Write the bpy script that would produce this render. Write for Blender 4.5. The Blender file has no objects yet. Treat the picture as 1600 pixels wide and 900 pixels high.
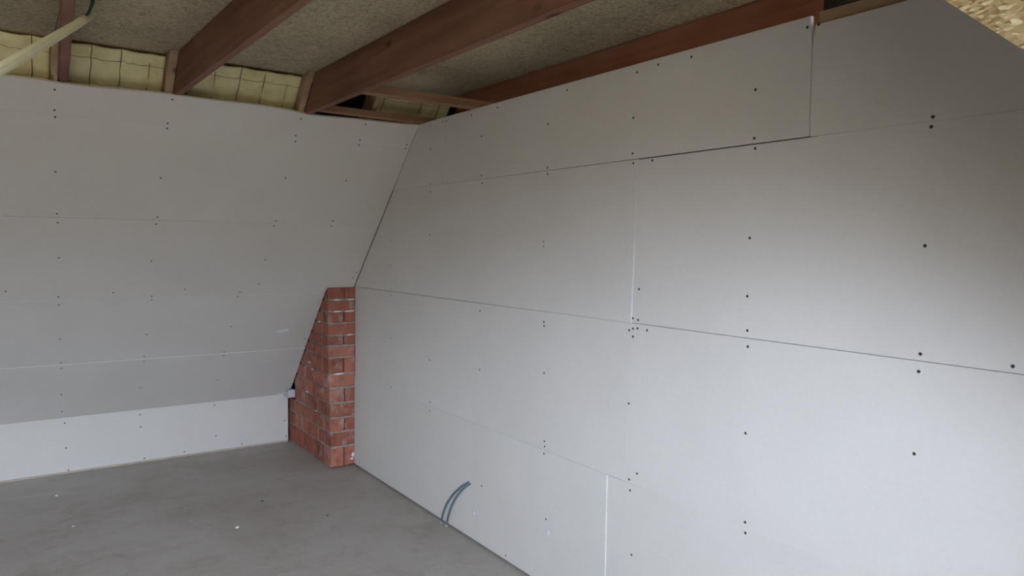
import bpy, bmesh, math, random
from mathutils import Vector, Matrix

random.seed(7)
scene = bpy.context.scene
COL = scene.collection

# ------------------------------------------------------------------ camera
cam_data = bpy.data.cameras.new('camera')
cam = bpy.data.objects.new('camera', cam_data)
COL.objects.link(cam)
RT = Vector((0.81756977, -0.57567334, 0.01341149))
UP = Vector((0.02177387, 0.05418048, 0.99829373))
FW = Vector((0.57541773, 0.81588276, -0.05683096))
m = Matrix.Identity(4)
for i in range(3):
    m[i][0], m[i][1], m[i][2] = RT[i], UP[i], -FW[i]
m[0][3], m[1][3], m[2][3] = -1.88398517, -4.47557496, 1.47374185
cam.matrix_world = m
cam_data.sensor_fit = 'HORIZONTAL'
cam_data.sensor_width = 36.0
cam_data.lens = 1121.1 / 1600 * 36.0
cam_data.clip_start = 0.02
scene.camera = cam

# ------------------------------------------------------------------ overcast sky
world = bpy.data.worlds.new('overcast_sky')
scene.world = world
world.use_nodes = True
wn, wl = world.node_tree.nodes, world.node_tree.links
wn.clear()
w_out = wn.new('ShaderNodeOutputWorld')
w_bg = wn.new('ShaderNodeBackground')
w_tc = wn.new('ShaderNodeTexCoord')
w_sep = wn.new('ShaderNodeSeparateXYZ')
w_ramp = wn.new('ShaderNodeValToRGB')
w_map = wn.new('ShaderNodeMapRange')
w_map.inputs['From Min'].default_value = -1.0
wl.new(w_tc.outputs['Generated'], w_sep.inputs[0])
wl.new(w_sep.outputs['Z'], w_map.inputs['Value'])
wl.new(w_map.outputs[0], w_ramp.inputs[0])
cr = w_ramp.color_ramp
def sky_l(z):                                       # CIE overcast sky: zenith three times the horizon
    k = (1 + 2 * z) / 3
    return (0.80 * k, 0.90 * k, 1.10 * k, 1)
cr.elements[0].position = 0.535
cr.elements[0].color = (0.06, 0.055, 0.045, 1)      # ground; dark band added up past the horizon to dim the far slope
cr.elements[1].position = 0.635
cr.elements[1].color = sky_l(0.27)
e = cr.elements.new(1.0); e.color = sky_l(1.0)
wl.new(w_ramp.outputs[0], w_bg.inputs[0])
w_bg.inputs['Strength'].default_value = 24.0
wl.new(w_bg.outputs[0], w_out.inputs[0])

# the dormer window (behind the camera) lets the sky in
WIN = dict(x0=-3.80, x1=-1.40, z0=1.50, z1=2.33, y=-4.95)
portal = bpy.data.lights.new('window_daylight_portal', 'AREA')
portal.shape = 'RECTANGLE'
portal.size = WIN['x1'] - WIN['x0']
portal.size_y = WIN['z1'] - WIN['z0']
portal.cycles.is_portal = True
po = bpy.data.objects.new('window_daylight_portal', portal)
COL.objects.link(po)
po.location = ((WIN['x0'] + WIN['x1']) / 2, WIN['y'] - 0.16, (WIN['z0'] + WIN['z1']) / 2)
po.rotation_euler = (math.radians(90), 0, 0)

vs = scene.view_settings
vs.view_transform = 'Standard'
vs.look = 'None'
vs.gamma = 1.0
vs.use_curve_mapping = False
vs.exposure = 2.12
scene.cycles.use_denoising = True
scene.cycles.max_bounces = 12
scene.cycles.diffuse_bounces = 8

# ------------------------------------------------------------------ materials
def new_mat(name, rough=0.8, spec=0.3):
    mt = bpy.data.materials.new(name)
    mt.use_nodes = True
    nt = mt.node_tree
    b = nt.nodes['Principled BSDF']
    b.inputs['Roughness'].default_value = rough
    b.inputs['Specular IOR Level'].default_value = spec
    return mt, nt, b

def coords(nt, scale=(1, 1, 1), rand=True):
    tc = nt.nodes.new('ShaderNodeTexCoord')
    mp = nt.nodes.new('ShaderNodeMapping')
    mp.inputs['Scale'].default_value = scale
    if rand:
        oi = nt.nodes.new('ShaderNodeObjectInfo')
        ad = nt.nodes.new('ShaderNodeVectorMath'); ad.operation = 'ADD'
        mu = nt.nodes.new('ShaderNodeMath'); mu.operation = 'MULTIPLY'
        mu.inputs[1].default_value = 37.0
        nt.links.new(oi.outputs['Random'], mu.inputs[0])
        nt.links.new(tc.outputs['Object'], ad.inputs[0])
        nt.links.new(mu.outputs[0], ad.inputs[1])
        nt.links.new(ad.outputs[0], mp.inputs[0])
    else:
        nt.links.new(tc.outputs['Object'], mp.inputs[0])
    return mp.outputs[0]

def noise(nt, vec, scale, detail=3, rough=0.55, dist=0.0):
    n = nt.nodes.new('ShaderNodeTexNoise')
    n.inputs['Scale'].default_value = scale
    n.inputs['Detail'].default_value = detail
    n.inputs['Roughness'].default_value = rough
    n.inputs['Distortion'].default_value = dist
    nt.links.new(vec, n.inputs['Vector'])
    return n.outputs['Fac']

def ramp(nt, fac, stops):
    r = nt.nodes.new('ShaderNodeValToRGB')
    e = r.color_ramp.elements
    while len(e) < len(stops):
        e.new(0.5)
    for el, (p, c) in zip(e, stops):
        el.position = p
        el.color = (*c, 1)
    nt.links.new(fac, r.inputs[0])
    return r.outputs[0]

def mix(nt, fac, a, b, mode='MIX'):
    mx = nt.nodes.new('ShaderNodeMix')
    mx.data_type = 'RGBA'
    mx.blend_type = mode
    if isinstance(fac, (int, float)):
        mx.inputs[0].default_value = fac
    else:
        nt.links.new(fac, mx.inputs[0])
    for sock, v in ((mx.inputs[6], a), (mx.inputs[7], b)):
        if isinstance(v, tuple):
            sock.default_value = (*v, 1)
        else:
            nt.links.new(v, sock)
    return mx.outputs[2]

def bump(nt, b, h, strength=0.3, dist=0.002):
    bp = nt.nodes.new('ShaderNodeBump')
    bp.inputs['Strength'].default_value = strength
    bp.inputs['Distance'].default_value = dist
    nt.links.new(h, bp.inputs['Height'])
    nt.links.new(bp.outputs[0], b.inputs['Normal'])

M = {}
def plain(key, col, rough=0.7, spec=0.3, var=0.06, scale=30):
    mt, nt, b = new_mat(key, rough, spec)
    v = coords(nt)
    lo = tuple(c * (1 - var) for c in col); hi = tuple(min(1, c * (1 + var)) for c in col)
    nt.links.new(ramp(nt, noise(nt, v, scale), [(0.3, lo), (0.7, hi)]), b.inputs['Base Color'])
    M[key] = mt
    return mt

# plasterboard paper
mt, nt, b = new_mat('plasterboard_paper', 0.62, 0.25)
v = coords(nt)
c1 = ramp(nt, noise(nt, v, 2.2, 4), [(0.3, (0.625, 0.606, 0.560)), (0.7, (0.662, 0.643, 0.598))])
c2 = ramp(nt, noise(nt, v, 60, 2), [(0.3, (0.97, 0.97, 0.97)), (0.7, (1, 1, 1))])
nt.links.new(mix(nt, 1.0, c1, c2, 'MULTIPLY'), b.inputs['Base Color'])
bump(nt, b, noise(nt, v, 1.6, 2), 0.25, 0.004)
M['board'] = mt
plain('gypsum_core', (0.74, 0.74, 0.72), 0.9, 0.1)
plain('backing_shade', (0.06, 0.055, 0.05), 0.9, 0.1)
plain('screw_steel', (0.035, 0.03, 0.028), 0.5, 0.4)
plain('paper_white', (0.72, 0.72, 0.70), 0.8, 0.2)
plain('pvc_cream', (0.70, 0.69, 0.44), 0.35, 0.4, 0.03)
plain('pvc_white', (0.52, 0.53, 0.56), 0.4, 0.4, 0.03)
plain('wire_green', (0.012, 0.045, 0.03), 0.4, 0.4)
plain('cable_blue', (0.10, 0.165, 0.195), 0.4, 0.45)
plain('cable_white', (0.75, 0.75, 0.72), 0.5, 0.3)
plain('mortar_grey', (0.29, 0.26, 0.235), 0.95, 0.1, 0.25, 40)
plain('stitch_thread', (0.17, 0.13, 0.05), 0.9, 0.1)
plain('lath_pale', (0.50, 0.43, 0.33), 0.8, 0.2, 0.12, 25)
plain('window_frame_white', (0.8, 0.8, 0.8), 0.4, 0.4, 0.02)
plain('unseen_wall_dark', (0.20, 0.13, 0.095), 0.95, 0.1, 0.3, 12)
plain('roof_felt', (0.05, 0.05, 0.045), 0.9, 0.1)

# white spot that fades out towards its rim
mt, nt, b = new_mat('white_spot_fade', 0.4, 0.35)
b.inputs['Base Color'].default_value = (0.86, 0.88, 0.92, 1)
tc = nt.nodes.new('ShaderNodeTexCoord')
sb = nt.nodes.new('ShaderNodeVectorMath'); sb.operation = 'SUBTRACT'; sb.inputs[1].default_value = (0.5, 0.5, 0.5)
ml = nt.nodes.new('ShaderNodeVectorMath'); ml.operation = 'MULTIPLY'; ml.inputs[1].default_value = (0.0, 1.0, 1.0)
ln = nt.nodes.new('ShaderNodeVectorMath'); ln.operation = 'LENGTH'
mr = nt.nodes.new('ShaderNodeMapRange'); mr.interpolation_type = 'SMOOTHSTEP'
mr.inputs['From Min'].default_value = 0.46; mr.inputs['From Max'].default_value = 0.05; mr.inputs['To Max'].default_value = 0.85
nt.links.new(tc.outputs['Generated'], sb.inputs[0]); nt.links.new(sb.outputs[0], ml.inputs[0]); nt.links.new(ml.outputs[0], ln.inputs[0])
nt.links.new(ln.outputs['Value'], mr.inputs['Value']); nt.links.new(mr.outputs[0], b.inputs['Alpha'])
M['spot_white'] = mt

# screed floor
mt, nt, b = new_mat('screed', 0.55, 0.35)
v = coords(nt, rand=False)
f1 = noise(nt, v, 1.3, 5, 0.6, 0.4)
c1 = ramp(nt, f1, [(0.30, (0.315, 0.282, 0.242)), (0.52, (0.36, 0.33, 0.295)), (0.72, (0.40, 0.378, 0.35))])
vs_ = coords(nt, (1.0, 4.0, 1.0), rand=False)
c2 = ramp(nt, noise(nt, vs_, 3.0, 6, 0.65, 0.6), [(0.30, (0.93, 0.925, 0.92)), (0.55, (1, 1, 1)), (0.75, (1.0, 1.0, 1.0))])
c3 = ramp(nt, noise(nt, v, 90, 2), [(0.25, (0.9, 0.9, 0.9)), (0.6, (1, 1, 1))])
c4 = ramp(nt, noise(nt, v, 5.5, 6, 0.7, 0.8), [(0.30, (0.84, 0.82, 0.79)), (0.50, (1, 1, 1))])
c3 = mix(nt, 1.0, c3, c4, 'MULTIPLY')
nt.links.new(mix(nt, 1.0, mix(nt, 1.0, c1, c2, 'MULTIPLY'), c3, 'MULTIPLY'), b.inputs['Base Color'])
bump(nt, b, noise(nt, v, 25, 4), 0.15, 0.002)
M['floor'] = mt

# timbers: grain runs along a chosen local axis
def wood(key, axis, dark, mid, light, rough=0.7):
    mt, nt, b = new_mat(key, rough, 0.25)
    sc = [9.0, 9.0, 9.0]; sc[axis] = 0.7
    v = coords(nt, tuple(sc))
    c1 = ramp(nt, noise(nt, v, 2.2, 6, 0.6, 0.8), [(0.28, dark), (0.5, mid), (0.74, light)])
    sc2 = [3.0, 3.0, 3.0]; sc2[axis] = 1.2
    v2 = coords(nt, tuple(sc2))
    kn = nt.nodes.new('ShaderNodeTexVoronoi')
    kn.inputs['Scale'].default_value = 2.3
    nt.links.new(v2, kn.inputs['Vector'])
    kmask = ramp(nt, kn.outputs['Distance'], [(0.06, (0.35, 0.30, 0.28)), (0.13, (1, 1, 1))])
    v3 = coords(nt)
    blot = ramp(nt, noise(nt, v3, 2.0, 3), [(0.35, (0.78, 0.74, 0.72)), (0.65, (1, 1, 1))])
    nt.links.new(mix(nt, 1.0, mix(nt, 1.0, c1, kmask, 'MULTIPLY'), blot, 'MULTIPLY'), b.inputs['Base Color'])
    bump(nt, b, noise(nt, v, 4, 4), 0.25, 0.002)
    M[key] = mt
wood('joist_wood', 1, (0.165, 0.078, 0.05), (0.24, 0.115, 0.072), (0.31, 0.155, 0.10))
wood('red_joist_wood', 1, (0.37, 0.155, 0.09), (0.48, 0.21, 0.125), (0.55, 0.265, 0.165))
wood('batten_wood', 0, (0.26, 0.15, 0.085), (0.34, 0.20, 0.115), (0.42, 0.26, 0.15))
wood('pale_wood_y', 1, (0.36, 0.24, 0.13), (0.44, 0.31, 0.17), (0.50, 0.36, 0.21))
wood('rafter_wood', 2, (0.36, 0.25, 0.15), (0.46, 0.33, 0.21), (0.53, 0.40, 0.26))

# chipboard ceiling sheets
mt, nt, b = new_mat('chipboard', 0.85, 0.15)
v = coords(nt)
vo = nt.nodes.new('ShaderNodeTexVoronoi')
vo.inputs['Scale'].default_value = 170
nt.links.new(v, vo.inputs['Vector'])
sepc = nt.nodes.new('ShaderNodeSeparateColor')
nt.links.new(vo.outputs['Color'], sepc.inputs[0])
c1 = ramp(nt, sepc.outputs[0], [(0.0, (0.37, 0.305, 0.19)), (0.5, (0.485, 0.415, 0.275)), (0.97, (0.59, 0.515, 0.36))])
c2 = ramp(nt, noise(nt, v, 3.5, 4), [(0.3, (0.84, 0.84, 0.82)), (0.7, (1, 1, 1))])
c3 = ramp(nt, noise(nt, v, 45, 3), [(0.30, (0.72, 0.70, 0.68)), (0.5, (1, 1, 1))])
nt.links.new(mix(nt, 1.0, mix(nt, 1.0, c1, c2, 'MULTIPLY'), c3, 'MULTIPLY'), b.inputs['Base Color'])
bump(nt, b, vo.outputs['Distance'], 0.3, 0.002)
M['chipboard'] = mt

# OSB strands
mt, nt, b = new_mat('strand_board', 0.7, 0.3)
v = coords(nt, (1.0, 1.0, 2.4))
dn = nt.nodes.new('ShaderNodeTexNoise'); dn.inputs['Scale'].default_value = 9
nt.links.new(v, dn.inputs['Vector'])
va = nt.nodes.new('ShaderNodeVectorMath'); va.operation = 'MULTIPLY_ADD'
va.inputs[1].default_value = (0.035, 0.035, 0.035)
nt.links.new(dn.outputs['Color'], va.inputs[0]); nt.links.new(v, va.inputs[2])
vo = nt.nodes.new('ShaderNodeTexVoronoi'); vo.inputs['Scale'].default_value = 120
nt.links.new(va.outputs[0], vo.inputs['Vector'])
sepc = nt.nodes.new('ShaderNodeSeparateColor')
nt.links.new(vo.outputs['Color'], sepc.inputs[0])
c1 = ramp(nt, sepc.outputs[0], [(0.0, (0.15, 0.092, 0.035)), (0.35, (0.26, 0.185, 0.082)), (0.75, (0.34, 0.258, 0.125)), (0.97, (0.46, 0.395, 0.235))])
c2 = ramp(nt, noise(nt, v, 110, 2), [(0.3, (0.82, 0.8, 0.75)), (0.6, (1, 1, 1))])
nt.links.new(mix(nt, 1.0, c1, c2, 'MULTIPLY'), b.inputs['Base Color'])
bump(nt, b, sepc.outputs[1], 0.3, 0.001)
M['osb'] = mt

# glass wool
mt, nt, b = new_mat('glass_wool', 0.95, 0.05)
v = coords(nt)
c1 = ramp(nt, noise(nt, v, 9, 5, 0.6), [(0.25, (0.64, 0.57, 0.28)), (0.55, (0.82, 0.75, 0.43)), (0.8, (0.88, 0.82, 0.52))])
nt.links.new(c1, b.inputs['Base Color'])
bump(nt, b, noise(nt, v, 60, 4), 0.5, 0.004)
M['wool'] = mt

# brick
mt, nt, b = new_mat('red_brick', 0.9, 0.15)
v = coords(nt)
oi = nt.nodes.new('ShaderNodeObjectInfo')
c1 = ramp(nt, oi.outputs['Random'], [(0.0, (0.27, 0.105, 0.07)), (0.5, (0.34, 0.125, 0.08)), (1.0, (0.40, 0.165, 0.11))])
c2 = ramp(nt, noise(nt, v, 14, 5, 0.65), [(0.28, (0.62, 0.58, 0.58)), (0.5, (1, 1, 1)), (0.8, (1, 1, 1))])
c3 = mix(nt, 1.0, c1, c2, 'MULTIPLY')
sm = ramp(nt, noise(nt, v, 8, 6, 0.7, 0.5), [(0.53, (0, 0, 0)), (0.70, (0.75, 0.75, 0.75))])
nt.links.new(mix(nt, sm, c3, (0.42, 0.35, 0.32)), b.inputs['Base Color'])
bump(nt, b, noise(nt, v, 50, 4), 0.5, 0.003)
M['brick'] = mt

# clear window pane (thin, lets shadow rays through)
mt = bpy.data.materials.new('window_glass'); mt.use_nodes = True
nt = mt.node_tree; nt.nodes.clear()
o_ = nt.nodes.new('ShaderNodeOutputMaterial'); t_ = nt.nodes.new('ShaderNodeBsdfTransparent')
g_ = nt.nodes.new('ShaderNodeBsdfGlossy'); g_.inputs['Roughness'].default_value = 0.02
x_ = nt.nodes.new('ShaderNodeMixShader'); x_.inputs[0].default_value = 0.06
nt.links.new(t_.outputs[0], x_.inputs[1]); nt.links.new(g_.outputs[0], x_.inputs[2]); nt.links.new(x_.outputs[0], o_.inputs[0])
M['glass'] = mt

# ------------------------------------------------------------------ helpers
def link_mesh(name, bm, mat, parent=None, mats=None):
    """bm holds world coordinates; the origin goes to the bottom centre of the piece."""
    bm.normal_update()
    xs = [v.co for v in bm.verts]
    lo = Vector([min(c[i] for c in xs) for i in range(3)])
    hi = Vector([max(c[i] for c in xs) for i in range(3)])
    org = Vector(((lo.x + hi.x) / 2, (lo.y + hi.y) / 2, lo.z))
    bmesh.ops.translate(bm, verts=bm.verts, vec=-org)
    me = bpy.data.meshes.new(name)
    bm.to_mesh(me); bm.free()
    for mm in (mats or [mat]):
        me.materials.append(M[mm])
    o = bpy.data.objects.new(name, me)
    COL.objects.link(o)
    if parent is not None:
        o.parent = parent
        o.location = org - world_loc(parent)
    else:
        o.location = org
    return o

def world_loc(o):
    p = Vector((0, 0, 0))
    while o is not None:
        p += o.location
        o = o.parent
    return p

def empty(name, loc):
    o = bpy.data.objects.new(name, None)
    o.empty_display_size = 0.1
    COL.objects.link(o)
    o.location = loc
    return o

def tag(o, label, cat, group=None, kind=None):
    o['label'] = label
    o['category'] = cat
    if group: o['group'] = group
    if kind: o['kind'] = kind
    return o

def add_box(bm, a, b_):
    x0, y0, z0 = a; x1, y1, z1 = b_
    vv = [bm.verts.new(c) for c in ((x0,y0,z0),(x1,y0,z0),(x1,y1,z0),(x0,y1,z0),(x0,y0,z1),(x1,y0,z1),(x1,y1,z1),(x0,y1,z1))]
    for f in ((3,2,1,0),(4,5,6,7),(0,1,5,4),(1,2,6,5),(2,3,7,6),(3,0,4,7)):
        bm.faces.new([vv[i] for i in f])
    return vv

def box(name, a, b_, mat, parent=None, bev=0.0):
    bm = bmesh.new(); add_box(bm, a, b_)
    bmesh.ops.recalc_face_normals(bm, faces=bm.faces)
    if bev:
        bmesh.ops.bevel(bm, geom=bm.edges[:], offset=bev, segments=1, affect='EDGES')
    return link_mesh(name, bm, mat, parent)

def prism(name, poly, depth_vec, mat, parent=None, mats=None, bev=0.0):
    """extrude a closed 3-D polygon by depth_vec; the first face keeps slot 0, the rim takes slot 1 if given"""
    bm = bmesh.new()
    a = [bm.verts.new(p) for p in poly]
    d = Vector(depth_vec)
    c = [bm.verts.new(Vector(p) + d) for p in poly]
    n = len(a)
    bm.faces.new(a); bm.faces.new(c[::-1])
    rim = [bm.faces.new((a[i], a[(i+1) % n], c[(i+1) % n], c[i])) for i in range(n)]
    bmesh.ops.recalc_face_normals(bm, faces=bm.faces)
    if mats and len(mats) > 1:
        for f in rim: f.material_index = 1
    if bev:
        bmesh.ops.bevel(bm, geom=bm.edges[:], offset=bev, segments=1, affect='EDGES')
    return link_mesh(name, bm, mat, parent, mats)

def tube(name, pts, r, mat, parent=None, seg=10, r_in=None):
    bm = bmesh.new()
    pts = [Vector(p) for p in pts]
    rings = []
    side = None
    for i, p in enumerate(pts):
        d = (pts[min(i+1, len(pts)-1)] - pts[max(i-1, 0)]).normalized()
        if side is None:
            side = d.cross(Vector((0, 0, 1)))
            if side.length < 0.1: side = d.cross(Vector((1, 0, 0)))
        side = (side - d * side.dot(d)).normalized()
        up = d.cross(side)
        rings.append([bm.verts.new(p + (side * math.cos(k * 2 * math.pi / seg) + up * math.sin(k * 2 * math.pi / seg)) * r) for k in range(seg)])
    for a, c in zip(rings, rings[1:]):
        for k in range(seg):
            f = bm.faces.new((a[k], a[(k+1) % seg], c[(k+1) % seg], c[k])); f.smooth = True
    if r_in:
        inner = []
        for p, ring in ((pts[0], rings[0]), (pts[-1], rings[-1])):
            inn = [bm.verts.new(p + (vv.co - p) * (r_in / r)) for vv in ring]
            for k in range(seg):
                bm.faces.new((ring[k], ring[(k+1) % seg], inn[(k+1) % seg], inn[k]))
            inner.append(inn)
        for k in range(seg):
            bm.faces.new((inner[0][k], inner[0][(k+1) % seg], inner[1][(k+1) % seg], inner[1][k]))
    else:
        bm.faces.new(rings[0]); bm.faces.new(rings[-1])
    bmesh.ops.recalc_face_normals(bm, faces=bm.faces)
    return link_mesh(name, bm, mat, parent)

def bez(p0, p1, p2, p3, n=18):
    p0, p1, p2, p3 = map(Vector, (p0, p1, p2, p3))
    out = []
    for i in range(n + 1):
        t = i / n
        out.append(p0*(1-t)**3 + p1*3*t*(1-t)**2 + p2*3*t*t*(1-t) + p3*t**3)
    return out

# ------------------------------------------------------------------ measured frame of the place
# gable wall: plane x = 0 (room at x < 0); y runs away from the camera; floor z = 0
S0 = Vector((0, 0.017, 1.189))                       # a point of the far roof slope
ST = Vector((0, -0.6917, 0.7221)).normalized()       # up the slope
SN = Vector((0, ST.z, -ST.y))                        # outward through the slope
def slope(x, s, o=0.0):
    return Vector((x, 0, 0)) + S0 + ST * s + SN * o
def slope_y(z, o=0.0):
    s = (z - S0.z - SN.z * o) / ST.z
    return (S0 + ST * s + SN * o).y
ZB, ZC = 2.145, 2.310        # underside of joists, underside of ceiling sheets
KY = 0.815                   # knee wall
XL = -6.4                    # far left gable (out of frame)
FY = -3.635                   # where the near slope starts below the ceiling
FSL = 0.90                   # near slope fall
DX0, DX1 = -3.95, -0.80      # dormer cheeks
DY = WIN['y']
def front_z(y): return 2.14 + (y - FY) * FSL

SCREW_ME = None
def screw(pos, normal, parent):
    global SCREW_ME
    if SCREW_ME is None:
        bm = bmesh.new()
        prof = [(0.0047, 0.0), (0.0043, 0.0006), (0.0022, 0.0006), (0.0014, 0.0002)]
        rings = [[bm.verts.new((r*math.cos(k*math.pi/4), r*math.sin(k*math.pi/4), z)) for k in range(8)] for r, z in prof]
        for a, c in zip(rings, rings[1:]):
            for k in range(8): bm.faces.new((a[k], a[(k+1) % 8], c[(k+1) % 8], c[k]))
        bm.faces.new(rings[-1])
        SCREW_ME = bpy.data.meshes.new('screw'); bm.to_mesh(SCREW_ME); bm.free()
        SCREW_ME.materials.append(M['screw_steel'])
    o = bpy.data.objects.new('screw', SCREW_ME)
    COL.objects.link(o)
    o.rotation_euler = Vector(normal).to_track_quat('Z', 'Y').to_euler()
    o.parent = parent
    o.location = Vector(pos) - world_loc(parent)
    return o

def inside(poly, p):
    c = False
    n = len(poly)
    for i in range(n):
        (x0, y0), (x1, y1) = poly[i], poly[(i+1) % n]
        if (y0 > p[1]) != (y1 > p[1]) and p[0] < (x1-x0)*(p[1]-y0)/(y1-y0) + x0:
            c = not c
    return c

def fix_screws(points, panels, to3d, normal):
    """panels: list of (object, 2-D polygon, proud)"""
    for p in points:
        best = None
        for ob, poly, pr in panels:
            if inside(poly, p): best = (ob, pr); break
        if best is None:      # just off an edge: nearest polygon centre
            ob, poly, pr = min(panels, key=lambda q: min((Vector(a) - Vector(p)).length for a in q[1]))
            best = (ob, pr)
        screw(to3d(p, best[1]), normal, best[0])

# ------------------------------------------------------------------ the setting
fl = box('floor', (XL - 0.1, DY - 0.15, -0.12), (0.40, 1.60, 0.0), 'floor')
tag(fl, 'smooth grey screed floor with faint brown stains', 'floor', kind='structure')

# --- gable wall with its plasterboard sheets
def zc(z): return slope_y(z)      # y of the far slope at height z
wr = prism('wall_right', [(0.0145, 0.80, 0.0), (0.0145, DY, 0.0), (0.0145, DY, 0.9), (0.0145, -3.75, 2.0), (0.0145, -3.58, 2.09), (0.0145, slope_y(2.09, 0.02), 2.09), (0.0145, slope_y(0.36, 0.02), 0.36)],
           (0.05, 0, 0), 'backing_shade')
tag(wr, 'tall gable wall on the right clad in pale grey plasterboard sheets', 'wall', kind='structure')
g = 0.0014
T = 0.0125
gable = []
def gpanel(poly, proud=0.0, twist=None):
    pts = []
    for (y, z) in poly:
        pr = proud if twist is None else twist(y, z)
        pts.append((-pr, y, z))
    ob = prism('plasterboard', pts, (T + proud * 0.5, 0, 0), 'board', wr, mats=['board', 'gypsum_core'])
    gable.append((ob, poly, proud))
    return ob
yn = lambda z: FY - (2.14 - z) / FSL       # y of near slope at height z
E1 = DY + 0.02
# lowest row
gpanel([(-0.004, 0.012), (-0.004, 0.5995), (-2.462, 0.5985), (-2.462, 0.012)], 0.004)
gpanel([(-2.4660, 0.012), (-2.4660, 0.5970), (-2.56, 0.5985), (-2.75, 0.5996), (-4.94, 0.5996), (-4.94, 0.012)], 0.0)
# second row
gpanel([(-0.004, 0.6), (-0.004, 1.1985), (-1.2, 1.1976), (-2.5726, 1.1994), (-2.5640, 0.6)], 0.0)
gpanel([(-2.5745, 1.1994), (-2.566, 0.6), (yn(0.62), 0.6), (yn(1.2), 1.1988)], 0.0004)
# third row
gpanel([(zc(1.2) - .004, 1.2004), (zc(1.8) - .004, 1.7994), (-2.586, 1.7990), (-2.574, 1.2004)], 0.0012, lambda y, z: 0.005 if (y < -2 and z < 1.5) else 0.0)
gpanel([(-2.5775, 1.2 + g), (-2.5885, 1.7968), (-3.27, 1.7978), (-3.30, 1.7996), (yn(1.8), 1.7996), (yn(1.2), 1.2004)], 0.0)
# top row
gpanel([(zc(1.8) - .004, 1.8002), (zc(2.14) - .004, 2.143), (-1.160, 2.145), (-1.158, 1.8002)], 0.002)
gpanel([(-1.1615, 1.8002), (-1.1635, 2.145), (-3.262, 2.140), (-3.266, 2.05), (-3.268, 1.8015)], 0.002)
gpanel([(-3.2705, 1.8002), (-3.2685, 2.05), (-3.2750, 2.112), (-3.62, 2.112), (yn(1.8), 1.8002)], 0.0)

GABLE_SCREWS = [(-2.177,2.115),(-2.574,2.112),(-2.677,2.119),(-2.827,2.115),(-2.055,1.994),(-2.560,1.951),(-3.083,1.964),(-3.084,1.817),(-3.251,2.111),(-3.285,2.111),(-3.603,1.810),(-3.600,1.786),(-1.156,2.125),(-1.197,2.123),(-1.441,2.118),(-1.671,2.121),(-1.536,2.004),(-1.022,2.119),(-1.024,1.996),(-1.540,1.817),(-1.543,1.780),(-1.026,1.810),(-1.027,1.766),(-2.561,1.822),(-2.565,1.786),(-2.658,1.788),(-3.087,1.786),(-2.565,1.544),(-3.078,1.512),(-2.056,1.812),(-2.056,1.785),(-2.608,1.327),(-3.076,1.331),(-2.580,1.218),(-2.607,1.214),(-2.582,1.180),(-2.605,1.183),(-2.562,1.172),(-2.653,1.181),(-2.583,1.150),(-3.080,1.224),(-3.084,1.174),(-2.569,0.898),(-3.086,0.901),(-2.620,0.647),(-2.580,0.614),(-2.586,0.574),(-3.095,0.619),(-3.097,0.585),(-2.601,0.333),(-3.599,1.218),(-3.597,1.173),(-3.595,0.961),(-3.803,1.216),(-3.598,1.491),(-1.535,1.218),(-2.045,1.215),(-2.046,1.155),(-2.047,1.138),(-0.545,1.212),(-0.545,1.175),(-1.023,1.214),(-1.029,0.850),(-1.536,1.161),(-1.539,0.873),(-2.052,0.934),(-0.550,0.619),(-1.039,0.618),(-1.040,0.572),(-0.241,0.888),(-0.548,0.915),(-2.062,0.638),(-2.065,0.616),(-2.066,0.586),(-1.574,0.304),(-2.087,0.303),(-1.787,0.032),(-1.026,1.534),(-0.541,1.732),(-0.534,1.503),(-0.535,1.352),(-2.037,1.498),(-2.038,1.479)]
SLOPE_SCREWS = [(-1.702,1.274),(-1.701,1.171),(-1.698,1.136),(-1.251,1.294),(-1.256,1.162),(-1.256,1.133),(-1.691,0.834),(-1.680,0.576),(-1.252,0.834),(-1.241,0.576),(-1.675,0.518),(-1.666,0.278),(-1.242,0.526),(-1.239,0.253),(-1.890,0.034),(-1.406,0.008),(-1.042,0.022),(-0.728,-0.014),(-0.735,-0.051),(-1.662,-0.017),(-1.658,-0.078),(-1.211,-0.031),(-1.209,-0.058),(-1.645,-0.370),(-1.207,-0.368),(-0.728,-0.333),(-1.202,-0.580),(-1.199,-0.625),(-0.729,-0.588),(-0.727,-0.625),(-0.653,1.270),(-0.307,1.283),(-0.655,1.165),(-0.649,1.129),(-0.309,1.182),(-0.305,1.145),(-0.028,1.180),(-0.027,1.153),(-0.648,0.886),(-0.307,0.897),(-0.636,0.575),(-0.637,0.536),(-0.304,0.590),(-0.301,0.549),(-0.632,0.264),(-0.629,0.054),(-0.025,0.147),(-0.038,0.099),(0.005,0.913),(-1.636,-0.584),(-1.633,-0.635),(-1.627,-0.896),(-1.197,-0.897),(-0.723,-0.890),(-1.621,-1.075),(-0.188,-0.037),(-0.176,-0.239),(-0.200,-0.356),(-0.214,-0.504)]
KNEE_SCREWS = [(-1.604,0.324),(-1.600,0.163),(-1.589,0.017),(-1.875,0.007),(-1.175,0.241),(-1.176,0.324),(-1.155,0.025),(-0.906,0.031),(-0.698,0.113),(-0.706,0.334),(-0.521,0.029),(-0.211,0.160),(-0.202,0.040)]
fix_screws(GABLE_SCREWS, gable, lambda p, pr: (-pr, p[0], p[1]), (-1, 0, 0))

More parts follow.
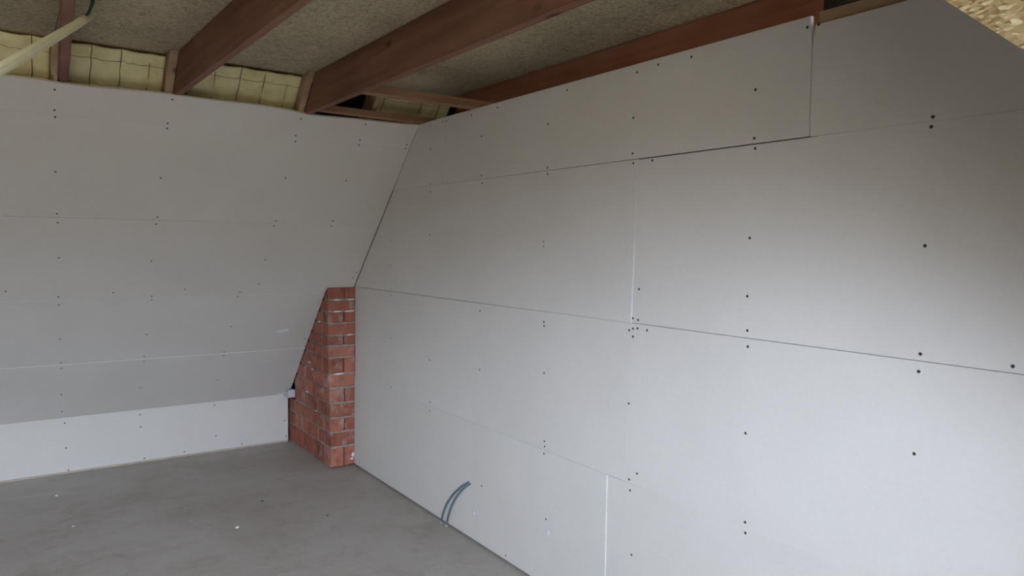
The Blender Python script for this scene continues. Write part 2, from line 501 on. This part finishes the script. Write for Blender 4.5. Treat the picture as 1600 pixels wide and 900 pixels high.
# soft-edged white spots low on the gable wall
def spot(y, z, ry, rz, parent, proud):
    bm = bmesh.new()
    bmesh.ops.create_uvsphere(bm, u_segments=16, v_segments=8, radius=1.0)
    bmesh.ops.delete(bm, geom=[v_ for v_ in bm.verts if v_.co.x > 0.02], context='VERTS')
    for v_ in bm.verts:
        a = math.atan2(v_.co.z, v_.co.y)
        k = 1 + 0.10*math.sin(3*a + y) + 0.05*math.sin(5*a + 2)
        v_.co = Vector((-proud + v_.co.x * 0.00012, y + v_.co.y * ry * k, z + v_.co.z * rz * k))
    return link_mesh('white_spot', bm, 'spot_white', parent)
spot(-1.509, 0.146, 0.030, 0.028, gable[0][0], 0.004)['label'] = 'small white spot'
spot(-2.106, 0.250, 0.032, 0.026, gable[0][0], 0.004)['label'] = 'white spot'
spot(-3.233, 0.676, 0.017, 0.028, gable[3][0], 0.0)['label'] = 'faint white spot'

# outer gable masonry behind the framing
wo = box('wall_right_outer', (0.28, DY - 0.15, 0.0), (0.40, 1.60, 2.60), 'backing_shade')
tag(wo, 'dark outer gable masonry glimpsed above the plasterboard edge', 'wall', kind='structure')

# --- knee wall
wb = box('wall_back', (XL, KY + 0.014, 0.0), (-0.20, KY + 0.06, 0.345), 'backing_shade')
tag(wb, 'low knee wall of pale plasterboard under the far slope', 'wall', kind='structure')
knee = []
for x0, x1 in ((-2.785, -0.187), (XL, -2.788)):
    poly = [(x0, 0.0095), (x1, 0.0095), (x1, 0.364), (max(x0, -1.45) if x1 > -1 else x0, 0.364 if x1 > -1 else 0.352), (x0, 0.352)]
    if x1 < -1: poly = [(x0, 0.0095), (x1, 0.0095), (x1, 0.352), (x0, 0.352)]
    ob = prism('plasterboard', [(x, KY, z) for x, z in poly], (0, T, 0), 'board', wb, mats=['board', 'gypsum_core'])
    knee.append((ob, poly, 0.0))
fix_screws(KNEE_SCREWS, knee, lambda p, pr: (p[0], KY, p[1]), (0, -1, 0))
tr = box('trim_1', (XL, KY - 0.004, 0.0), (-0.190, KY + 0.012, 0.008), 'lath_pale')
tag(tr, 'thin pale wooden sole lath under the knee wall', 'trim', kind='structure')

# --- far roof slope
ws = prism('wall_slope', [slope(XL, -1.13, 0.0145), slope(-0.30, -1.13, 0.0145), slope(-0.30, -0.06, 0.0145), slope(0.01, 0.02, 0.0145), slope(0.01, 1.27, 0.0145), slope(XL, 1.27, 0.0145)],
           SN * 0.02, 'backing_shade')
tag(ws, 'sloping attic wall at the back clad in pale grey plasterboard', 'wall', kind='structure')
slp = []
def spanel(poly, proud=0.0):
    ob = prism('plasterboard', [slope(x, s, -proud) for x, s in poly], SN * T, 'board', ws, mats=['board', 'gypsum_core'])
    slp.append((ob, poly, proud))
XR = -0.0035
def dip(x): return 0.0 if x < -0.72 else (0.007 * min(1.0, (x + 0.72) / 0.10) * min(1.0, -x / 0.45 + 0.1))
def wob(x): return 1.314 - dip(x) + 0.005*math.sin(5.1*x + 1) + 0.003*math.sin(13*x)
for xa, xb in ((-2.60, XR), (XL, -2.603)):
    top = [(xa + (xb - xa)*i/48, wob(xa + (xb - xa)*i/48)) for i in range(49)]
    spanel([(xb, 1.1502), (xa, 1.1505)] + top, 0.0008)
for xa, xb in ((-1.95, XR), (XL, -1.953)):
    spanel([(xa, 0.5535), (xb, 0.5622), (xb, 1.1495), (xa, 1.1495)], 0.001)
spanel([(-2.60, -0.0450), (-0.189, -0.0400), (-0.187, -0.006), (XR, 0.000), (XR, 0.5608), (-0.7, 0.5552), (-2.60, 0.5462)], 0.0)
spanel([(XL, -0.0450), (-2.603, -0.0450), (-2.603, 0.549), (XL, 0.548)], 0.0)
spanel([(-2.2, -0.6005), (-0.187, -0.6035), (-0.189, -0.0420), (-2.2, -0.0468)], 0.001)
spanel([(XL, -0.6), (-2.203, -0.6), (-2.203, -0.0468), (XL, -0.0468)], 0.001)
spanel([(-2.60, -1.146), (-0.205, -1.142), (-0.181, -1.06), (-0.187, -0.6050), (-2.60, -0.6020)], 0.003)
spanel([(XL, -1.146), (-2.603, -1.146), (-2.603, -0.602), (XL, -0.602)], 0.003)
fix_screws(SLOPE_SCREWS, slp, lambda p, pr: slope(p[0], p[1], -pr), -SN)

# torn paper on the slope
def scrap(name, x, s, w, h, seed, parent, proud=0.002):
    rnd = random.Random(seed)
    bm = bmesh.new()
    n = 12
    ctr = bm.verts.new(slope(x, s, -proud - 0.004))
    ring = []
    for k in range(n):
        a = 2*math.pi*k/n
        rr = 0.75 + 0.5*rnd.random()
        ring.append(bm.verts.new(slope(x + math.cos(a)*w*rr, s + math.sin(a)*h*rr + math.cos(a)*h*0.6, -proud - 0.001 - 0.003*rnd.random())))
    for k in range(n):
        bm.faces.new((ctr, ring[k], ring[(k+1) % n]))
    ex = bmesh.ops.extrude_face_region(bm, geom=bm.faces[:])
    bmesh.ops.translate(bm, verts=[e for e in ex['geom'] if isinstance(e, bmesh.types.BMVert)], vec=SN*0.003)
    bmesh.ops.recalc_face_normals(bm, faces=bm.faces)
    o = link_mesh(name, bm, 'paper_white', parent)
    o['label'] = 'torn white paper edge'
scrap('torn_paper', -0.380, -0.407, 0.040, 0.014, 3, slp[6][0])
scrap('torn_paper', -0.245, -1.135, 0.030, 0.008, 5, slp[8][0])

# roof underlay behind the far slope and knee
ro = prism('roof_back', [slope(XL, -1.9, 0.24), slope(0.28, -1.9, 0.24), slope(0.28, 2.2, 0.24), slope(XL, 2.2, 0.24)], SN * 0.05, 'roof_felt')
tag(ro, 'dark roof underlay behind the insulation', 'roof', kind='structure')

# --- ceiling of chipboard sheets
ce = box('ceiling', (XL, FY - 0.10, ZC + 0.019), (0.28, -0.70, ZC + 0.07), 'backing_shade')
tag(ce, 'attic ceiling of brown chipboard sheets above the joists', 'ceiling', kind='structure')
ys = [-0.78, -1.499, -2.499, -3.69]
xs_ = [0.275, -0.598, -1.216, -1.705, -2.35, -3.0, -3.65, XL]
for i in range(3):
    for x1, x0 in zip(xs_, xs_[1:]):
        box('chipboard_sheet', (x0 + 0.001, ys[i+1] + 0.0015, ZC + random.uniform(0, 0.0012)), (x1 - 0.001, ys[i] - 0.0015, ZC + 0.018), 'chipboard', ce)

# --- rest of the room, behind and beside the camera
wl_ = prism('wall_left', [(XL, 0.80, 0.0), (XL, DY, 0.0), (XL, DY, 0.9), (XL, FY, 2.14), (XL, FY, 2.33), (XL, slope_y(2.33), 2.33), (XL, 0.80, 0.36)], (-0.05, 0, 0), 'unseen_wall_dark')  # unseen wall, given a dark brown colour to cut bounce light
tag(wl_, 'gable at the far left, out of view, coloured dark against bounce light', 'wall', kind='structure')
for nm, xa, xb, lb in (('wall_front_slope', DX1 + 0.02, 0.0145, 'narrow strip of near roof slope beside the gable wall'),
                       ('wall_front_slope_left', XL, DX0 - 0.02, 'near roof slope left of the dormer, out of view')):
    o = prism(nm, [(xa, FY, 2.14), (xa, FY, 2.33), (xa, DY, 0.8), (xa, DY, front_z(DY))], (xb - xa, 0, 0), 'osb')  # strand board on the near slopes keeps bounce light down
    tag(o, lb, 'wall', kind='structure')
for nm, xa, lb in (('wall_dormer_right', DX1, 'dormer cheek of yellowish strand board at the upper right corner'),
                   ('wall_dormer_left', DX0 - 0.018, 'left dormer cheek of strand board, out of view')):
    o = prism(nm, [(xa, FY, 2.14), (xa, FY, 2.36), (xa, DY, 2.36), (xa, DY, front_z(DY))], (0.018, 0, 0), 'osb')
    tag(o, lb, 'wall', kind='structure')
dc = box('ceiling_dormer', (DX0 - 0.02, DY - 0.1, 2.36), (DX1 + 0.02, FY - 0.02, 2.40), 'chipboard')
tag(dc, 'dormer ceiling above the camera, out of view', 'ceiling', kind='structure')
bm = bmesh.new()
for a, c in (((XL, DY - 0.12, 0), (WIN['x0'], DY, 2.40)), ((WIN['x1'], DY - 0.12, 0), (0.06, DY, 2.40)),
             ((WIN['x0'], DY - 0.12, 0), (WIN['x1'], DY, WIN['z0'])), ((WIN['x0'], DY - 0.12, WIN['z1']), (WIN['x1'], DY, 2.40))):
    add_box(bm, a, c)
bmesh.ops.recalc_face_normals(bm, faces=bm.faces)
wf = link_mesh('wall_front', bm, 'osb')  # unseen wall, strand board chosen to reflect less light into the room
tag(wf, 'front wall with the dormer window behind the camera', 'wall', kind='structure')
bm = bmesh.new()
yy0, yy1 = DY - 0.09, DY - 0.04
mid = (WIN['x0'] + WIN['x1']) / 2
for a, c in (((WIN['x0'], yy0, WIN['z0']), (WIN['x0'] + .06, yy1, WIN['z1'])), ((WIN['x1'] - .06, yy0, WIN['z0']), (WIN['x1'], yy1, WIN['z1'])),
             ((WIN['x0'], yy0, WIN['z0']), (WIN['x1'], yy1, WIN['z0'] + .06)), ((WIN['x0'], yy0, WIN['z1'] - .06), (WIN['x1'], yy1, WIN['z1'])),
             ((mid - .04, yy0, WIN['z0']), (mid + .04, yy1, WIN['z1']))):
    add_box(bm, a, c)
bmesh.ops.recalc_face_normals(bm, faces=bm.faces)
wd = link_mesh('window_1', bm, 'window_frame_white')
tag(wd, 'white framed double dormer window behind the camera', 'window', kind='structure')
for xa, xb in ((WIN['x0'] + .06, mid - .04), (mid + .04, WIN['x1'] - .06)):
    box('pane', (xa, DY - 0.067, WIN['z0'] + .06), (xb, DY - 0.063, WIN['z1'] - .06), 'glass', wd)

# ------------------------------------------------------------------ brick pier in the corner
PX = -0.172
def px_(z): return -0.167 - 0.018 * min(z / 0.8, 1.0)
pier = empty('brick_pier', (PX / 2, 0.4, 0.0))
tag(pier, 'red brick pier in the corner, cut off by the sloping plasterboard', 'pier')
ZJ = [0.008, 0.138, 0.238, 0.333, 0.432, 0.532, 0.625, 0.734, 0.811, 0.881, 0.960, 1.038, 1.115, 1.20]
J = 0.011
cut_o = 0.006
def brick(a, c, rnd):
    bm = bmesh.new()
    add_box(bm, a, c)
    for v_ in bm.verts:
        v_.co += Vector((rnd.uniform(-1, 1), rnd.uniform(-1, 1), rnd.uniform(-1, 1))) * 0.0022
    bmesh.ops.recalc_face_normals(bm, faces=bm.faces)
    geom = bm.verts[:] + bm.edges[:] + bm.faces[:]
    bmesh.ops.bisect_plane(bm, geom=geom, plane_co=slope(0, 0, cut_o), plane_no=SN, clear_outer=True)
    if len(bm.verts) < 4 or not bm.faces:
        bm.free(); return
    zz = [v_.co.z for v_ in bm.verts]; yy = [v_.co.y for v_ in bm.verts]
    if max(zz) - min(zz) < 0.012 or max(yy) - min(yy) < 0.012:
        bm.free(); return
    bmesh.ops.holes_fill(bm, edges=[e for e in bm.edges if e.is_boundary])
    bmesh.ops.bevel(bm, geom=bm.edges[:], offset=0.003, segments=1, affect='EDGES', clamp_overlap=True)
    bmesh.ops.recalc_face_normals(bm, faces=bm.faces)
    link_mesh('brick', bm, 'brick', pier)
rnd = random.Random(11)
YE = 0.862
for i in range(13):
    z0 = ZJ[i] + (J/2 if i else 0.0); z1 = ZJ[i+1] - J/2
    hd = 0.098
    if i % 2 == 0:       # course of two headers on the front
        js = PX + 0.098 + rnd.uniform(-.006, .006)
        brick((px_(z0), 0.0, z0), (js - 0.004, hd, z1), rnd)
        brick((js + 0.004, 0.002, z0), (0.003, hd, z1), rnd)
    else:
        brick((px_(z0) + rnd.uniform(-.002, .003), rnd.uniform(0, .004), z0), (0.003, hd, z1), rnd)
    y = hd + J
    first = True
    yend = YE if i < 3 else 0.70
    while y < yend - 0.03:
        L = (0.10 if i % 2 else 0.205) if first else 0.205
        y1 = min(y + L + rnd.uniform(-.01, .01), yend)
        if yend - y1 < 0.05: y1 = yend
        if i < 3 and y < 0.70 < y1: y1 = 0.695
        dx = rnd.uniform(-.004, .004)
        brick((px_(z0) + dx, y, z0 + rnd.uniform(0, .003)), (PX + 0.098, y1, z1 - rnd.uniform(0, .003)), rnd)
        y = y1 + J
        first = False
poly = [(0.055, 0.0), (YE - 0.005, 0.0), (YE - 0.005, 0.325), (0.695, 0.325), (0.695, 0.45), (slope_y(0.455, 0.004), 0.455), (slope_y(1.12, 0.004), 1.12), (0.055, 1.12)]
prism('mortar', [(px_(z) + 0.007, y, z) for y, z in poly], (0.150, 0, 0), 'mortar_grey', pier)
for i in range(1, 13):      # bed joints on the front, the upright joints there are open
    z = ZJ[i]
    box('mortar_bed', (px_(z) + 0.006, 0.0055, z - J*0.62), (0.002, 0.056, z + J*0.62), 'mortar_grey', pier)
# smears of mortar standing proud along the joints
def smear(x, y, z, wx, wz, front):
    bm = bmesh.new()
    bmesh.ops.create_icosphere(bm, subdivisions=1, radius=1.0)
    for v_ in bm.verts:
        j = 1 + rnd.uniform(-.3, .3)
        if front: v_.co = Vector((x + v_.co.x*wx*j, y + v_.co.y*0.004, z + v_.co.z*wz*j))
        else: v_.co = Vector((x + v_.co.x*0.004, y + v_.co.y*wx*j, z + v_.co.z*wz*j))
    link_mesh('mortar_smear', bm, 'paper_white', pier)
for x, zi, w in ((-0.12, 12, .03), (-0.03, 12, .028), (-0.12, 11, .03), (-0.035, 11, .03), (-0.035, 9, .025), (-0.115, 6, .04)):
    smear(x, 0.004, ZJ[zi], w, 0.006, True)
smear(-0.012, 0.0, 0.075, 0.012, 0.018, True)
smear(-0.020, 0.0, 0.045, 0.012, 0.007, True)
for y, z in ((0.16, 0.96), (0.30, 0.62), (0.42, 0.44), (0.25, 0.34), (0.36, 0.66)):
    smear(px_(z), y, z, 0.022, 0.006, False)

# pale plastic piece stuck in the gap beside the pier
ch = empty('plastic_profile', (-0.19, 0.75, 0.336))
tag(ch, 'small pale grey plastic profile end poking out beside the brick pier', 'profile')
box('flange', (-0.222, 0.700, 0.352), (-0.172, 0.704, 0.408), 'pvc_white', ch, 0.0008)
box('web', (-0.222, 0.704, 0.352), (-0.218, 0.800, 0.392), 'pvc_white', ch, 0.0008)
box('side_flange', (-0.176, 0.704, 0.352), (-0.172, 0.800, 0.405), 'pvc_white', ch, 0.0008)
# ------------------------------------------------------------------ joists
def joist(name, x_far, x_near, th, y_near, label, mat='joist_wood', group='ceiling joists', o=0.014, zt=ZC - 0.0005, skew=0.0, ZB=ZB):
    yf0, yf1 = slope_y(ZB, o), slope_y(zt, o)
    bm = bmesh.new()
    n = 14
    rings = []
    rnd_ = random.Random(int(abs(x_far) * 1000))
    for i in range(n + 1):
        t = i / n
        row = []
        for dx, z, yf in ((0, ZB, yf0), (th, ZB, yf0), (th, zt, yf1), (0, zt, yf1)):
            y = yf + (y_near - yf) * t
            w = (rnd_.uniform(-.0012, .0012) if 0 < i < n else 0)
            if skew and dx: y += skew * t
            row.append(bm.verts.new((x_far + (x_near - x_far) * t + dx + w, y, z + (w if z == ZB else 0))))
        rings.append(row)
    for a, c in zip(rings, rings[1:]):
        for k in range(4): bm.faces.new((a[k], a[(k+1) % 4], c[(k+1) % 4], c[k]))
    bm.faces.new(rings[0]); bm.faces.new(rings[-1])
    bmesh.ops.recalc_face_normals(bm, faces=bm.faces)
    long_e = [e for e in bm.edges if abs((e.verts[0].co - e.verts[1].co).y) > 0.1 and len(e.link_faces) == 2 and e.calc_face_angle(0) > 1.0]
    bmesh.ops.bevel(bm, geom=long_e, offset=0.004, segments=2, affect='EDGES')
    ob = link_mesh(name, bm, mat)
    tag(ob, label, 'beam', group)
    return ob
joist('ceiling_joist', -1.690, -1.815, 0.036, FY + 0.0, 'dark brown timber joist nearest the left frame edge, crossing behind the cream pipe')
joist('ceiling_joist', -1.249, -1.187, 0.038, FY, 'dark brown timber joist over the middle of the sloping wall, second from the left')
joist('ceiling_joist', -0.640, -0.622, 0.045, FY, 'large dark brown timber joist with knots ending above the corner battens', ZB=2.134)
j4 = joist('ceiling_joist', 0.190, 0.190, 0.045, -3.179, 'reddish brown timber joist running along the top of the gable wall', 'red_joist_wood', skew=0.2)

# rafters whose pale edges show beside the joist ends
def rafter(x0, x1, label, s0=1.0):
    poly = [slope(x0, s0, 0.016), slope(x0, s0, 0.13)]
    st = (ZC - 0.001 - S0.z - SN.z * 0.13) / ST.z
    sb = (ZC - 0.001 - S0.z - SN.z * 0.016) / ST.z
    poly += [slope(x0, st, 0.13), slope(x0, sb, 0.016)]
    tag(prism('rafter', poly, (x1 - x0, 0, 0), 'rafter_wood', bev=0.001), label, 'rafter', 'rafters behind the joist ends')
rafter(-1.716, -1.6915, 'pale rafter edge beside the leftmost joist end')
rafter(-1.283, -1.2495, 'pale rafter edge beside the second joist from the left')
rafter(-0.670, -0.6405, 'pale rafter edge beside the large knotty joist')
rafter(-0.292, -0.268, 'slim pale rafter glimpsed behind the battens in the corner')

# ------------------------------------------------------------------ battens
b1 = box('batten', (-0.594, -0.945, ZB + 0.0005), (0.19, -0.892, ZB + 0.032), 'batten_wood', None, 0.001)
tag(b1, 'orange brown batten along the top edge of the sloping wall in the corner', 'batten', 'corner battens')
b2 = box('batten', (-0.588, -1.500, ZB - 0.001), (0.189, -1.440, ZB + 0.037), 'batten_wood', None, 0.001)
tag(b2, 'pale brown batten spanning from the large joist to the gable wall', 'batten', 'corner battens')
b3 = box('batten', (0.012, -3.75, 2.1125), (0.075, -3.278, 2.150), 'pale_wood_y', None, 0.001)
tag(b3, 'short yellowish batten on top of the gable wall at the upper right', 'batten')

# ------------------------------------------------------------------ insulation batts between the rafters
def batt(x0, x1, label, grid=True):
    s0 = 1.18
    o0 = 0.085
    s1 = (ZC - 0.004 - S0.z - SN.z * o0) / ST.z
    pitch = 0.112
    seams = []
    x = x1 - 0.06
    while x > x0 + 0.02:
        seams.append(x); x -= pitch
    rows = [s1 - 0.062, s1 - 0.185]
    nx, ns = max(8, int((x1 - x0) / 0.014)), 20
    root = empty('insulation_batt', slope((x0 + x1) / 2, s0, o0))
    tag(root, label, 'insulation', 'glass wool batts')
    def height(x, s):
        d = min([abs(x - q) for q in seams] + [0.06])
        e = min([abs(s - q) for q in rows] + [0.06])
        h = 0.012 * (min(d, 0.04) / 0.04) ** 0.5 + 0.004 * (min(e, 0.03) / 0.03) ** 0.5
        return h + 0.003 * math.sin(31 * x + 17 * s) * math.sin(23 * s - 9 * x)
    bm = bmesh.new()
    grid_v = [[bm.verts.new(slope(x0 + (x1 - x0) * i / nx, s0 + (s1 - s0) * k / ns, o0 - height(x0 + (x1 - x0) * i / nx, s0 + (s1 - s0) * k / ns))) for i in range(nx + 1)] for k in range(ns + 1)]
    for k in range(ns):
        for i in range(nx):
            f = bm.faces.new((grid_v[k][i], grid_v[k][i+1], grid_v[k+1][i+1], grid_v[k+1][i])); f.smooth = True
    bd = [e for e in bm.edges if e.is_boundary]
    ex = bmesh.ops.extrude_edge_only(bm, edges=bd)
    nv = [e for e in ex['geom'] if isinstance(e, bmesh.types.BMVert)]
    for v_ in nv:
        o = (v_.co - S0).dot(SN)
        v_.co += SN * (o0 + 0.09 - o)
        v_.co.z = min(v_.co.z, ZC - 0.002)
    bmesh.ops.holes_fill(bm, edges=[e for e in bm.edges if e.is_boundary])
    bmesh.ops.recalc_face_normals(bm, faces=bm.faces)
    link_mesh('wool', bm, 'wool', root)
    rr = random.Random(int(abs(x0) * 100))
    for q in seams:
        pts = [slope(q + 0.002 * rr.uniform(-1, 1), s0 + (s1 - s0) * k / 10, o0 - 0.0075) for k in range(11)]
        tube('stitch_line', pts, 0.0018, 'stitch_thread', root, 5)
    for q in rows:
        n = max(4, int((x1 - x0) / 0.02))
        pts = [slope(x0 + (x1 - x0) * k / n, q + 0.003 * math.sin(9 * k), o0 - height(x0 + (x1 - x0) * k / n, q) - 0.0035) for k in range(n + 1)]
        tube('stitch_line', pts, 0.0009, 'stitch_thread', root, 5)
batt(-2.55, -1.719, 'quilted yellow glass wool batt at the far left beside the leftmost joist')
batt(-1.652, -1.286, 'quilted yellow glass wool batt between the leftmost and second joists')
batt(-1.206, -0.673, 'quilted yellow glass wool batt between the second and the large knotty joist')
batt(-0.262, 0.185, 'dim yellow glass wool batt in the hole above the corner battens')

# ------------------------------------------------------------------ cream conduit dangling from the ceiling
A = Vector((-1.6946, -2.3012, 2.0541)); B = Vector((-1.8858, -2.7598, 1.8061))
d = (B - A).normalized()
Eend = A + d * 0.92
cp = empty('conduit_pipe', A + d * 0.92)
tag(cp, 'cream plastic conduit pipe hanging at the upper left with a dark green wire', 'pipe')
tube('pipe', [A + d * 0.92 * i / 12 + Vector((0, 0, -0.006 * math.sin(math.pi * i / 12))) for i in range(13)], 0.0100, 'pvc_cream', cp, 16, r_in=0.0082)
tube('wire', bez(A + d * 0.10, A - d * 0.05, A + Vector((0.030, -0.03, 0.07)), (-1.700, -2.300, ZC - 0.001), 20), 0.0032, 'wire_green', cp, 8)
tube('wire', bez(A + d * 0.09 + Vector((0.003, 0, .002)), A - d * 0.03, A + Vector((0.022, -0.02, 0.06)), (-1.707, -2.310, ZC - 0.001), 20), 0.0030, 'wire_green', cp, 8)
tube('wire', bez(Eend - d * 0.10, Eend + d * 0.12, Eend + Vector((-0.05, -0.12, 0.2)), (Eend.x - 0.02, Eend.y - 0.05, ZC - 0.001), 20), 0.0032, 'wire_green', cp, 8)

# ------------------------------------------------------------------ two blue cables from the gable wall into the floor
c1 = empty('cable', (-0.012, -1.195, 0.0))
tag(c1, 'blue grey cable arching from the gable wall to the floor, farther from the camera', 'cable', 'cables at the gable wall')
tube('sheath', bez((0.004, -1.466, 0.297), (-0.034, -1.405, 0.262), (-0.034, -1.255, 0.14), (-0.016, -1.203, 0.004), 22), 0.0052, 'cable_blue', c1, 10)
tube('cut_end', [(-0.016, -1.203, 0.012), (-0.016, -1.2025, 0.0005)], 0.0062, 'cable_white', c1, 10)
c2 = empty('cable', (-0.014, -1.25, 0.0))
tag(c2, 'blue grey cable arching from the gable wall to the floor, nearer to the camera', 'cable', 'cables at the gable wall')
tube('sheath', bez((0.004, -1.482, 0.292), (-0.030, -1.42, 0.262), (-0.030, -1.305, 0.14), (-0.016, -1.257, 0.004), 22), 0.0052, 'cable_blue', c2, 10)
tube('cut_end', [(-0.016, -1.257, 0.012), (-0.016, -1.2565, 0.0005)], 0.0062, 'cable_white', c2, 10)

# ------------------------------------------------------------------ crumbs on the floor
def crumb(x, y, r, label, seed, mat='paper_white'):
    rr = random.Random(seed)
    bm = bmesh.new()
    bmesh.ops.create_icosphere(bm, subdivisions=1, radius=r)
    for v_ in bm.verts:
        v_.co *= rr.uniform(0.7, 1.25)
        v_.co.z = max(v_.co.z * 0.6, -r * 0.35)
    zm = min(v_.co.z for v_ in bm.verts)
    for v_ in bm.verts: v_.co += Vector((x, y, -zm))
    tag(link_mesh('plaster_crumb', bm, mat), label, 'crumb', 'plaster crumbs on the floor')
crumb(-1.677, 0.368, 0.008, 'white plaster crumb on the floor near the knee wall at left', 1)
crumb(-1.632, -0.208, 0.006, 'tiny white plaster crumb on the floor in the left foreground', 2)
crumb(-0.936, -0.684, 0.010, 'largest white plaster crumb on the floor in front of the pier', 3)
crumb(-0.484, -0.778, 0.007, 'dark crumb on the floor between pier and cables', 4, 'screw_steel')
crumb(-0.713, -0.359, 0.006, 'tiny dark crumb on the floor left of the pier', 5, 'screw_steel')
